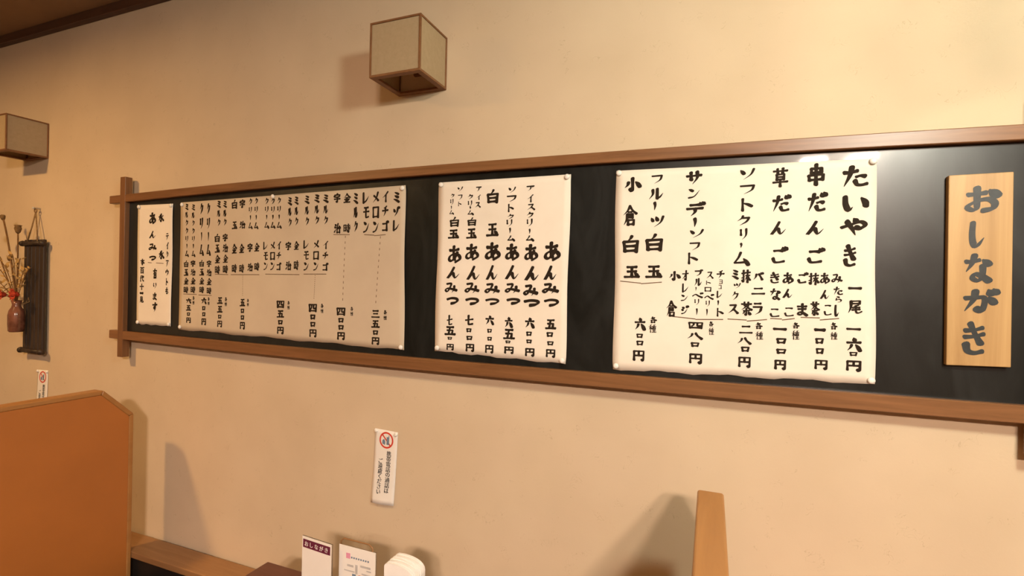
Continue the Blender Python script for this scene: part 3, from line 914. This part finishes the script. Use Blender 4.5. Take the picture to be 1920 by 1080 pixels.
# ------------------------------------------------------------------ paper wall lanterns
def lantern(x0, z0, label, w=0.1928, h=0.1790, d=0.1710):
    x1, z1 = x0 + w, z0 + h
    t = empty('wall_lantern', (x0 + w / 2, 0.0, z0))
    tag(t, label, 'wall lamp', 'square paper wall lanterns')
    s = 0.0065
    for x in (x0, x1 - s):
        for y in (-d, -s - 0.001):
            MB().box(x, x + s, y, y + s, z0 + 0.008, z1 - s, 0.001).build('post', M['lantern_wood'], t)
    for za, zb, q in ((z1 - s, z1, s), (z0, z0 + 0.008, 0.020)):
        nm = 'top_bar' if q == s else 'bottom_bar'
        MB().box(x0, x1, -d, -d + q, za, zb, 0.001).build(nm, M['lantern_wood'], t)
        MB().box(x0, x1, -q - 0.001, -0.001, za, zb, 0.001).build(nm, M['lantern_wood'], t)
        MB().box(x0, x0 + q, -d + q, -q - 0.001, za, zb, 0.001).build(nm, M['lantern_wood'], t)
        MB().box(x1 - q, x1, -d + q, -q - 0.001, za, zb, 0.001).build(nm, M['lantern_wood'], t)
    g = 0.0035
    MB().box(x0 + s, x1 - s, -d + g, -d + g + 0.001, z0 + 0.008, z1 - s).build('paper_pane', M['shoji'], t)
    MB().box(x0 + g, x0 + g + 0.001, -d + s, -s, z0 + 0.008, z1 - s).build('paper_pane', M['shoji'], t)
    MB().box(x1 - g - 0.001, x1 - g, -d + s, -s, z0 + 0.008, z1 - s).build('paper_pane', M['shoji'], t)
    xm = x0 + w / 2
    MB().box(xm - 0.03, xm + 0.03, -0.014, -0.001, z0 + 0.06, z0 + 0.15, 0.002).build('mount', M['lantern_wood'], t)
    MB().lathe([(0.014, 0.0), (0.016, -0.01), (0.016, -0.04)], (xm, -0.014, z0 + 0.11), 16, axis=1).build('socket', M['pin'], t)
    MB().lathe([(0.012, -0.040), (0.018, -0.055), (0.027, -0.075), (0.029, -0.090), (0.022, -0.108), (0.008, -0.116)], (xm, -0.014, z0 + 0.11), 18, axis=1).build('bulb', M['bulb'], t)

Z0 = 1.61
lantern(-1.0519, Z0 + 0.671, 'unlit square paper lantern on the wall above the middle of the menu board')
lantern(-3.368, Z0 + 0.608, 'unlit square paper lantern cut by the left edge of the photo')

# ------------------------------------------------------------------ no-phone notices
def no_phone(quad, label, pins, seed):
    (ax, az), (bx, bz), (cx, cz), (dx, dz) = quad
    y0 = -0.0012
    e = empty('notice', ((ax + bx) / 2, 0.0, az))
    tag(e, label, 'notice', 'paper no-phone notices on the wall')
    def at(u, v):
        x = (ax * (1 - u) + bx * u) * (1 - v) + (dx * (1 - u) + cx * u) * v
        z = (az * (1 - u) + bz * u) * (1 - v) + (dz * (1 - u) + cz * u) * v
        y = y0 - 0.002 * v * v - 0.010 * v ** 3 * (0.4 + 0.6 * math.sin(u * 3.0 + 0.4)) - 0.001 * u
        return x, y, z
    n, k = 8, 16
    vs = [at(i / n, j / k) for j in range(k + 1) for i in range(n + 1)]
    fs = [(j * (n + 1) + i, j * (n + 1) + i + 1, (j + 1) * (n + 1) + i + 1, (j + 1) * (n + 1) + i) for j in range(k) for i in range(n)]
    mb = MB(); mb.add(vs, fs, True)
    p = mb.build('paper', M['white_paper'], e)
    sd = p.modifiers.new('thickness', 'SOLIDIFY'); sd.thickness = 0.0004; sd.offset = 0.0
    W, H = bx - ax, az - dz

    def wrap(mb):       # lay flat print on the curved sheet (print drawn in 0..W, 0..-H)
        out = []
        for x, y, z in mb.v:
            q = at(x / W, -z / H)
            out.append((q[0], q[1] - 0.0007 + y, q[2]))
        mb.v = out
        return mb
    R, cxr, czr = 0.030, W * 0.52, -0.036
    ring, n = MB(), 40
    vs = []
    for i in range(n):
        a = 2 * math.pi * i / n
        vs += [(cxr + R * math.cos(a), 0, czr + R * math.sin(a)), (cxr + (R - 0.006) * math.cos(a), 0, czr + (R - 0.006) * math.sin(a))]
    ring.add(vs, [(2 * i, 2 * i + 1, (2 * i + 3) % (2 * n), (2 * i + 2) % (2 * n)) for i in range(n)])
    c, s = math.cos(-0.80), math.sin(-0.80)
    bar = []
    for i in range(7):
        t = (i / 6 - 0.5) * 2 * (R - 0.003)
        for q in (-0.0025, 0.0025):
            bar.append((cxr + t * c - q * s, 0, czr + t * s + q * c))
    ring.add(bar, [(2 * i, 2 * i + 2, 2 * i + 3, 2 * i + 1) for i in range(6)])
    wrap(ring).build('prohibition_ring', M['red_print'], e)['label'] = 'red ring with slash'
    ph = MB()
    ph.add([(cxr + x, 0, czr + z) for x, z in [(0.001, -0.016), (0.012, -0.016), (0.012, 0.012), (0.001, 0.012)]], [(0, 1, 2, 3)])
    ph.add([(cxr + x, 0, czr + z) for x, z in [(0.009, 0.012), (0.012, 0.012), (0.012, 0.019), (0.009, 0.019)]], [(0, 1, 2, 3)])
    ph.add([(cxr + x, 0, czr + z) for x, z in [(-0.017, -0.014), (-0.005, -0.018), (-0.004, -0.006), (-0.010, 0.004), (-0.017, -0.002)]], [(0, 1, 2, 3, 4)])
    wrap(ph).build('phone_symbol', M['blue_print'], e)
    for s_, u, z_top, z_bot in (('携帯電話の通話は', 0.66, -0.074, -0.226), ('ご遠慮ください', 0.32, -0.104, -0.234)):
        mb = MB()
        step = (z_bot - z_top) / len(s_)
        for i, ch in enumerate(s_):
            text_mesh(mb, ch, W * u, z_top + step * (i + 0.5), 0.0205, 0.0, bold=0.03)
        wrap(mb).build('printed_text', M['black_print'], e)
    for wh, x, z in pins:
        pin(x, z, -0.0022, 0.0075, 'small white pin at the %s corner of %s' % (wh[0], wh[1]))

nA, nB = 'the no-phone notice under the menu board', 'the no-phone notice behind the orange partition'
no_phone([(-1.1248, 1.0851), (-1.0262, 1.0821), (-1.0356, 0.8198), (-1.1323, 0.8179)], 'white no-phone notice with red circle on the wall below the menu board',
         [(('top left', nA), -1.118, 1.079), (('top right', nA), -1.034, 1.074)], 1)
no_phone([(-3.2354, 1.1287), (-3.1419, 1.1315), (-3.1487, 0.8690), (-3.2475, 0.8640)], 'white no-phone notice half hidden behind the orange partition',
         [(('top left', nB), -3.229, 1.123), (('top right', nB), -3.149, 1.124)], 2)

# ------------------------------------------------------------------ booth partitions
def partition(xc, y_far, y_near, label):
    th, zt = 0.0555, 1.1585
    x0, x1 = xc - th / 2, xc + th / 2
    t = empty('booth_partition', (xc, (y_far + y_near) / 2, 0.0))
    tag(t, label, 'partition', 'orange booth partitions')
    cy, cz = 0.116, 0.1185
    out = [(y_far, 0.0), (y_far, zt - cz), (y_far - cy, zt), (y_near + cy, zt), (y_near, zt - cz), (y_near, 0.0)]
    b = 0.0185
    k = b * 0.42
    inn = [(y_far - b, 0.0), (y_far - b, zt - cz - k), (y_far - cy - k, zt - b), (y_near + cy + k, zt - b), (y_near + b, zt - cz - k), (y_near + b, 0.0)]
    MB().prism(inn, 0, x0 + 0.0025, x1 - 0.0025).build('panel', M['laminate'], t)['label'] = 'orange laminate face'
    # wooden edging, one strip along each side of the outline
    for i in range(5):
        mb = MB()
        mb.prism([out[i], out[i + 1], inn[i + 1], inn[i]], 0, x0, x1)
        o = mb.build('edge_strip', M['edge_wood'], t)
        bv = o.modifiers.new('bevel', 'BEVEL'); bv.width = 0.005; bv.segments = 3; bv.limit_method = 'ANGLE'
    return t

partition(-2.288, -0.128, -1.25, 'orange booth partition with pale wood edging at the left')
partition(0.0085, -0.182, -1.15, 'orange booth partition seen end-on below the menu sheet nearest the plaque')

# ------------------------------------------------------------------ ledge, bench, table
mb = MB().box(-4.5, 1.2, -0.127, -0.0125, 0.425, 0.452, 0.003)
o = mb.build('board', M['ledge'], None)
led = empty('wall_ledge', (-1.65, 0.0, 0.0))
o.name = 'shelf_board'
o.parent = led
o.location = (1.65, 0, 0)
for x in (-4.0, -2.7, -1.2, 0.3):
    MB().box(x - 0.015, x + 0.015, -0.0995, -0.0125, 0.0, 0.4255).build('bracket', M['trim'], led)
MB().box(-4.45, 1.15, -0.112, -0.100, 0.0, 0.4248).build('dark_gap_sheet', M['vinyl'], led)['label'] = 'added black sheet that darkens the gap under the ledge'  # added black sheet, stands in for the dark gap below the ledge
tag(led, 'brown wooden ledge along the foot of the wall', 'ledge')

be = empty('bench_seat', (-1.98, -0.60, 0.0))
tag(be, 'black vinyl booth bench beside the orange partition at the left', 'bench')
MB().box(-2.255, -1.78, -1.15, -0.17, 0.28, 0.345, 0.02).build('cushion', M['vinyl'], be)
MB().box(-2.250, -1.80, -1.14, -0.18, 0.0, 0.28).build('base', M['trim'], be)

ta = empty('table', (-0.88, -0.62, 0.0))
tag(ta, 'dark reddish brown table whose corner shows at the bottom edge', 'table')
MB().box(-1.308, -0.45, -0.94, -0.301, 0.682, 0.710, 0.004).build('table_top', M['table'], ta)
MB().box(-0.92, -0.84, -0.66, -0.58, 0.02, 0.682, 0.004).build('leg', M['cord'], ta)
MB().box(-1.10, -0.66, -0.84, -0.40, 0.0, 0.02, 0.004).build('foot_plate', M['cord'], ta)

TT = 0.710
# menu stand with a purple header
def shear(mb, x0, y0, ang):
    c, s = math.cos(ang), math.sin(ang)
    mb.v = [(x0 + (x - x0) * c - (y - y0) * s, y0 + (x - x0) * s + (y - y0) * c, z) for x, y, z in mb.v]
    return mb

st = empty('menu_stand', (-1.04, -0.378, TT))
tag(st, 'clear table stand holding a white card with a purple header', 'menu stand')
ang = -0.075
sx0, sx1, sy = -1.098, -0.980, -0.378
z1 = 0.870
f = lambda mb: shear(mb, -1.04, sy, ang)
f(MB().box(sx0, sx1, sy, sy + 0.003, TT + 0.004, z1, 0.001)).build('acrylic_back', M['acrylic'], st)
f(MB().box(sx0, sx1, sy - 0.035, sy + 0.035, TT + 0.0005, TT + 0.004, 0.001)).build('base', M['acrylic'], st)
cd = f(MB().box(sx0 + 0.002, sx1 - 0.002, sy - 0.0016, sy - 0.0006, TT + 0.006, z1 - 0.001)).build('card', M['white_paper'], st)
f(MB().box(sx0 + 0.006, sx1 - 0.006, sy - 0.0021, sy - 0.0016, z1 - 0.032, z1 - 0.008)).build('header_band', M['purple'], cd)
mb = MB()
for i, ch in enumerate('おしながき'):
    text_mesh(mb, ch, sx0 + 0.020 + i * 0.0195, z1 - 0.020, 0.016, sy - 0.0025, bold=0.03)
f(mb).build('header_text', M['white_print'], cd)

# card holder with a wire-like clear loop
st = empty('card_stand', (-0.905, -0.366, TT))
tag(st, 'clear looped table stand with a printed white card and small red square', 'card stand')
f = lambda mb: mb
sx0, sx1, sy, z1 = -0.969, -0.843, -0.366, 0.868
f(MB().box(sx0, sx1, sy, sy + 0.003, TT + 0.004, z1, 0.001)).build('acrylic_back', M['acrylic'], st)
f(MB().box(sx0, sx1, sy - 0.03, sy + 0.03, TT + 0.0005, TT + 0.004, 0.001)).build('base', M['acrylic'], st)
f(MB().tube([(sx0 + 0.004, sy + 0.002, z1 - 0.01), (sx0 + 0.004, sy + 0.002, z1 + 0.008), (sx0 + 0.014, sy + 0.002, z1 + 0.017), (sx1 - 0.026, sy + 0.002, z1 + 0.017), (sx1 - 0.014, sy + 0.002, z1 + 0.010), (sx1 - 0.012, sy + 0.002, z1 - 0.01)], 0.0022)).build('loop', M['ledge'], st)
cd = MB().box(sx0 + 0.001, sx1 - 0.001, sy - 0.0016, sy - 0.0006, TT + 0.006, z1).build('card', M['white_paper'], st)
MB().box(sx0 + 0.026, sx0 + 0.040, sy - 0.0022, sy - 0.0016, z1 - 0.034, z1 - 0.019).build('pink_mark', M['pink_print'], cd)
mb = MB()
for i in range(8):
    mb.box(sx0 + 0.043 + i * 0.0080, sx0 + 0.0475 + i * 0.0080, sy - 0.0022, sy - 0.0016, z1 - 0.0315, z1 - 0.0270)
mb.build('heading_line', M['blue_print'], cd)
mb = MB()
for a, b, c, d in [(0.030, 0.052, 0.050, 0.056), (0.058, 0.066, 0.046, 0.072), (0.075, 0.110, 0.044, 0.050), (0.020, 0.056, 0.066, 0.070), (0.080, 0.110, 0.066, 0.070), (0.086, 0.100, 0.078, 0.082), (0.096, 0.112, 0.054, 0.058)]:
    mb.box(sx0 + a, sx0 + b, sy - 0.0022, sy - 0.0016, z1 - d, z1 - c)
mb.build('grey_print', M['grey_print'], cd)
MB().box(sx0 + 0.048, sx0 + 0.060, sy - 0.0022, sy - 0.0016, z1 - 0.090, z1 - 0.074).build('dark_mark', M['blue_print'], cd)
MB().box(sx0 + 0.070, sx0 + 0.084, sy - 0.0022, sy - 0.0016, z1 - 0.094, z1 - 0.074).build('red_square', M['red_print'], cd)['label'] = 'small red printed square'

# folded paper napkins standing in a holder
nk = empty('napkin_holder', (-0.745, -0.37, TT))
tag(nk, 'stack of folded white paper napkins standing in a small holder', 'napkin holder')
prof = [(-0.792, 0.733), (-0.792, 0.862), (-0.789, 0.867), (-0.783, 0.870), (-0.766, 0.8715), (-0.750, 0.871), (-0.738, 0.8695), (-0.727, 0.867), (-0.716, 0.863), (-0.707, 0.857), (-0.702, 0.850), (-0.700, 0.842), (-0.702, 0.733)]
for i in range(7):
    y = -0.400 + i * 0.0085
    dz = 0.002 * math.sin(i * 2.1)
    MB().prism([(x + 0.0015 * math.sin(i * 1.7), z + (dz if z > 0.8 else 0)) for x, z in prof], 1, y, y + 0.0072).build('napkin', M['napkin'], nk)
MB().box(-0.800, -0.694, -0.412, -0.334, TT + 0.0005, 0.733, 0.004).build('tray', M['table'], nk)
MB().box(-0.798, -0.696, -0.338, -0.332, 0.730, 0.805, 0.002).build('back_plate', M['table'], nk)

# ------------------------------------------------------------------ hanging bamboo slat with a flower vase
hg = empty('hanging_slat_board', (-3.230, 0.0, 1.50))
tag(hg, 'dark slatted bamboo hanging board on a twine loop at the left', 'wall hanging')
hx0, hx1, hz0, hz1 = -3.328, -3.130, 1.215, 1.800
n = 5
for i in range(n):
    a = hx0 + 0.012 + (hx1 - hx0 - 0.024) * i / n
    b = hx0 + 0.012 + (hx1 - hx0 - 0.024) * (i + 1) / n - 0.004
    MB().box(a, b, -0.030, -0.014, hz0, hz1, 0.004).build('slat', M['black_wood'], hg)
for z in (hz0 + 0.015, hz1 - 0.02):
    MB().tube([(hx0, -0.036, z), (hx1, -0.036, z)], 0.011, 10).build('cross_bar', M['black_wood'], hg)
    for x in (hx0 + 0.012, hx1 - 0.012):
        MB().blob((x, -0.036, z), 0.0155, 3, 2, 0.05).build('knob', M['black_wood'], hg)
nail = (-3.240, -0.020, 1.940)
for x in (hx0 + 0.055, hx1 - 0.055):
    MB().tube([(x, -0.036, hz1 - 0.01), ((x + nail[0]) / 2 + 0.003, -0.028, 1.865), nail], 0.0032, 6).build('twine', M['twine'], hg)
MB().tube([(nail[0] + 0.010 * math.cos(a), -0.020, 1.950 + 0.010 * math.sin(a)) for a in [k * math.pi / 6 for k in range(12)]], 0.003, 6, True).build('ring', M['twine'], hg)
MB().lathe([(0.004, 0.0), (0.004, -0.028), (0.007, -0.030), (0.005, -0.033)], (nail[0], -0.0005, 1.962), 10, axis=1).build('nail', M['metal'], hg)

vx, vy = -3.262, -0.080
va = empty('flower_vase', (vx, vy, 1.329))
tag(va, 'small brown glazed vase hung on the dark slatted board', 'vase')
MB().lathe([(0.026, 0.0), (0.031, 0.006), (0.033, 0.040), (0.033, 0.085), (0.029, 0.108), (0.020, 0.124), (0.017, 0.138), (0.022, 0.160), (0.019, 0.158), (0.014, 0.140)], (vx, vy, 1.329), 24).build('body', M['ceramic'], va)
MB().tube([(vx + 0.016, vy + 0.01, 1.465), (vx + 0.012, -0.034, 1.48), (vx, -0.033, 1.50), (vx - 0.012, -0.034, 1.48), (vx - 0.016, vy + 0.01, 1.465)], 0.0025, 6).build('wire', M['twine'], va)

def stem_thing(name, label, cat):
    e = empty(name, (vx, vy, 1.48))
    return tag(e, label, cat, 'dried flowers in the small vase')

def curve(p0, p1, p2, n=10):
    p0, p1, p2 = Vector(p0), Vector(p1), Vector(p2)
    return [p0 * (1 - t) ** 2 + p1 * 2 * t * (1 - t) + p2 * t * t for t in [i / n for i in range(n + 1)]]

base = (vx, vy, 1.47)
e = stem_thing('dried_twig', 'tallest bare curved brown twig in the vase', 'dried flower')
MB().tube(curve(base, (vx - 0.02, vy - 0.02, 1.76), (-3.352, -0.10, 1.905)), [0.0045] * 5 + [0.004] * 6, 6).build('stem', M['dry_stem'], e)
MB().blob((-3.354, -0.10, 1.908), 0.011, 2, 2, 0.2, (1, 1, 1.3)).build('bud', M['pod'], e)
MB().blob((-3.300, -0.093, 1.70), 0.010, 4, 2, 0.25, (1, 1, 1.5)).build('bud', M['pod'], e)
e = stem_thing('dried_pod_stem', 'dried stem topped with a dark seed pod beside the twine', 'dried flower')
MB().tube(curve(base, (vx + 0.005, vy, 1.68), (-3.250, -0.085, 1.835)), 0.0033, 6).build('stem', M['dry_stem'], e)
MB().lathe([(0.003, -0.026), (0.010, -0.018), (0.015, 0.0), (0.012, 0.012), (0.017, 0.016), (0.006, 0.019)], (-3.250, -0.085, 1.850), 14).build('pod', M['pod'], e)
e = stem_thing('dried_pod_stem', 'dried stem with a small dark pod reaching past the photo edge', 'dried flower')
MB().tube(curve(base, (vx - 0.06, vy - 0.03, 1.66), (-3.415, -0.12, 1.83)), 0.003, 6).build('stem', M['dry_stem'], e)
MB().blob((-3.418, -0.12, 1.84), 0.016, 7, 2, 0.15, (1, 1, 1.2)).build('pod', M['pod'], e)

def sprig(label, tips, seed):
    e = stem_thing('dried_sprig', label, 'dried flower')
    rnd = random.Random(seed)
    for tx, ty, tz in tips:
        pts = curve(base, ((vx + tx) / 2, (vy + ty) / 2, tz - 0.02), (tx, ty, tz))
        s = MB().tube(pts, 0.0018, 5).build('stem', M['dry_stem'], e)
        mb = MB()
        for k in range(9):
            p = pts[3 + k * 7 // 9]
            a = rnd.random() * 6.28; L = 0.020 + 0.018 * rnd.random(); wd = L * 0.19
            d = Vector((math.cos(a) * 0.8, math.sin(a) * 0.6, 0.3 + 0.5 * rnd.random())).normalized()
            sd_ = d.orthogonal().normalized(); up = d.cross(sd_) * 0.003
            q = [p, p + d * L * 0.5 + sd_ * wd, p + d * L, p + d * L * 0.5 - sd_ * wd, p + d * L * 0.5 + up]
            mb.add(q, [(0, 1, 4), (1, 2, 4), (2, 3, 4), (3, 0, 4), (0, 3, 2, 1)])
        mb.build('leaves', M['dry_leaf'], s)
sprig('bushy straw-coloured dried sprig leaning over the slatted board', [(-3.215, -0.09, 1.70), (-3.240, -0.11, 1.72), (-3.195, -0.08, 1.645), (-3.165, -0.07, 1.655)], 1)
sprig('sparse straw-coloured dried sprig leaning toward the photo edge', [(-3.375, -0.12, 1.66), (-3.335, -0.12, 1.69), (-3.385, -0.13, 1.60), (-3.400, -0.11, 1.555)], 2)
for i, (p, lab) in enumerate([((-3.315, -0.115, 1.515), 'round red dried flower on the outer side of the vase mouth'), ((-3.222, -0.105, 1.520), 'round red dried flower nearer the slatted board')]):
    e = stem_thing('red_flower', lab, 'dried flower')
    MB().tube(curve(base, ((vx + p[0]) / 2, (vy + p[1]) / 2, p[2]), p), 0.0022, 6).build('stem', M['dry_stem'], e)
    mb = MB().blob(p, 0.018, 20 + i, 2, 0.15, (1.2, 1, 0.8))
    for k in range(9):
        a = 2 * math.pi * k / 9
        d = Vector((math.cos(a), -0.4, math.sin(a)))
        c = Vector(p)
        s_ = Vector((-math.sin(a), 0, math.cos(a)))
        q = [c + d * 0.010, c + d * 0.022 + s_ * 0.009, c + d * 0.034, c + d * 0.022 - s_ * 0.009, c + d * 0.022 + Vector((0, -0.005, 0))]
        mb.add(q, [(0, 1, 4), (1, 2, 4), (2, 3, 4), (3, 0, 4), (0, 3, 2, 1)])
    mb.build('petals', M['red_petal'], e)
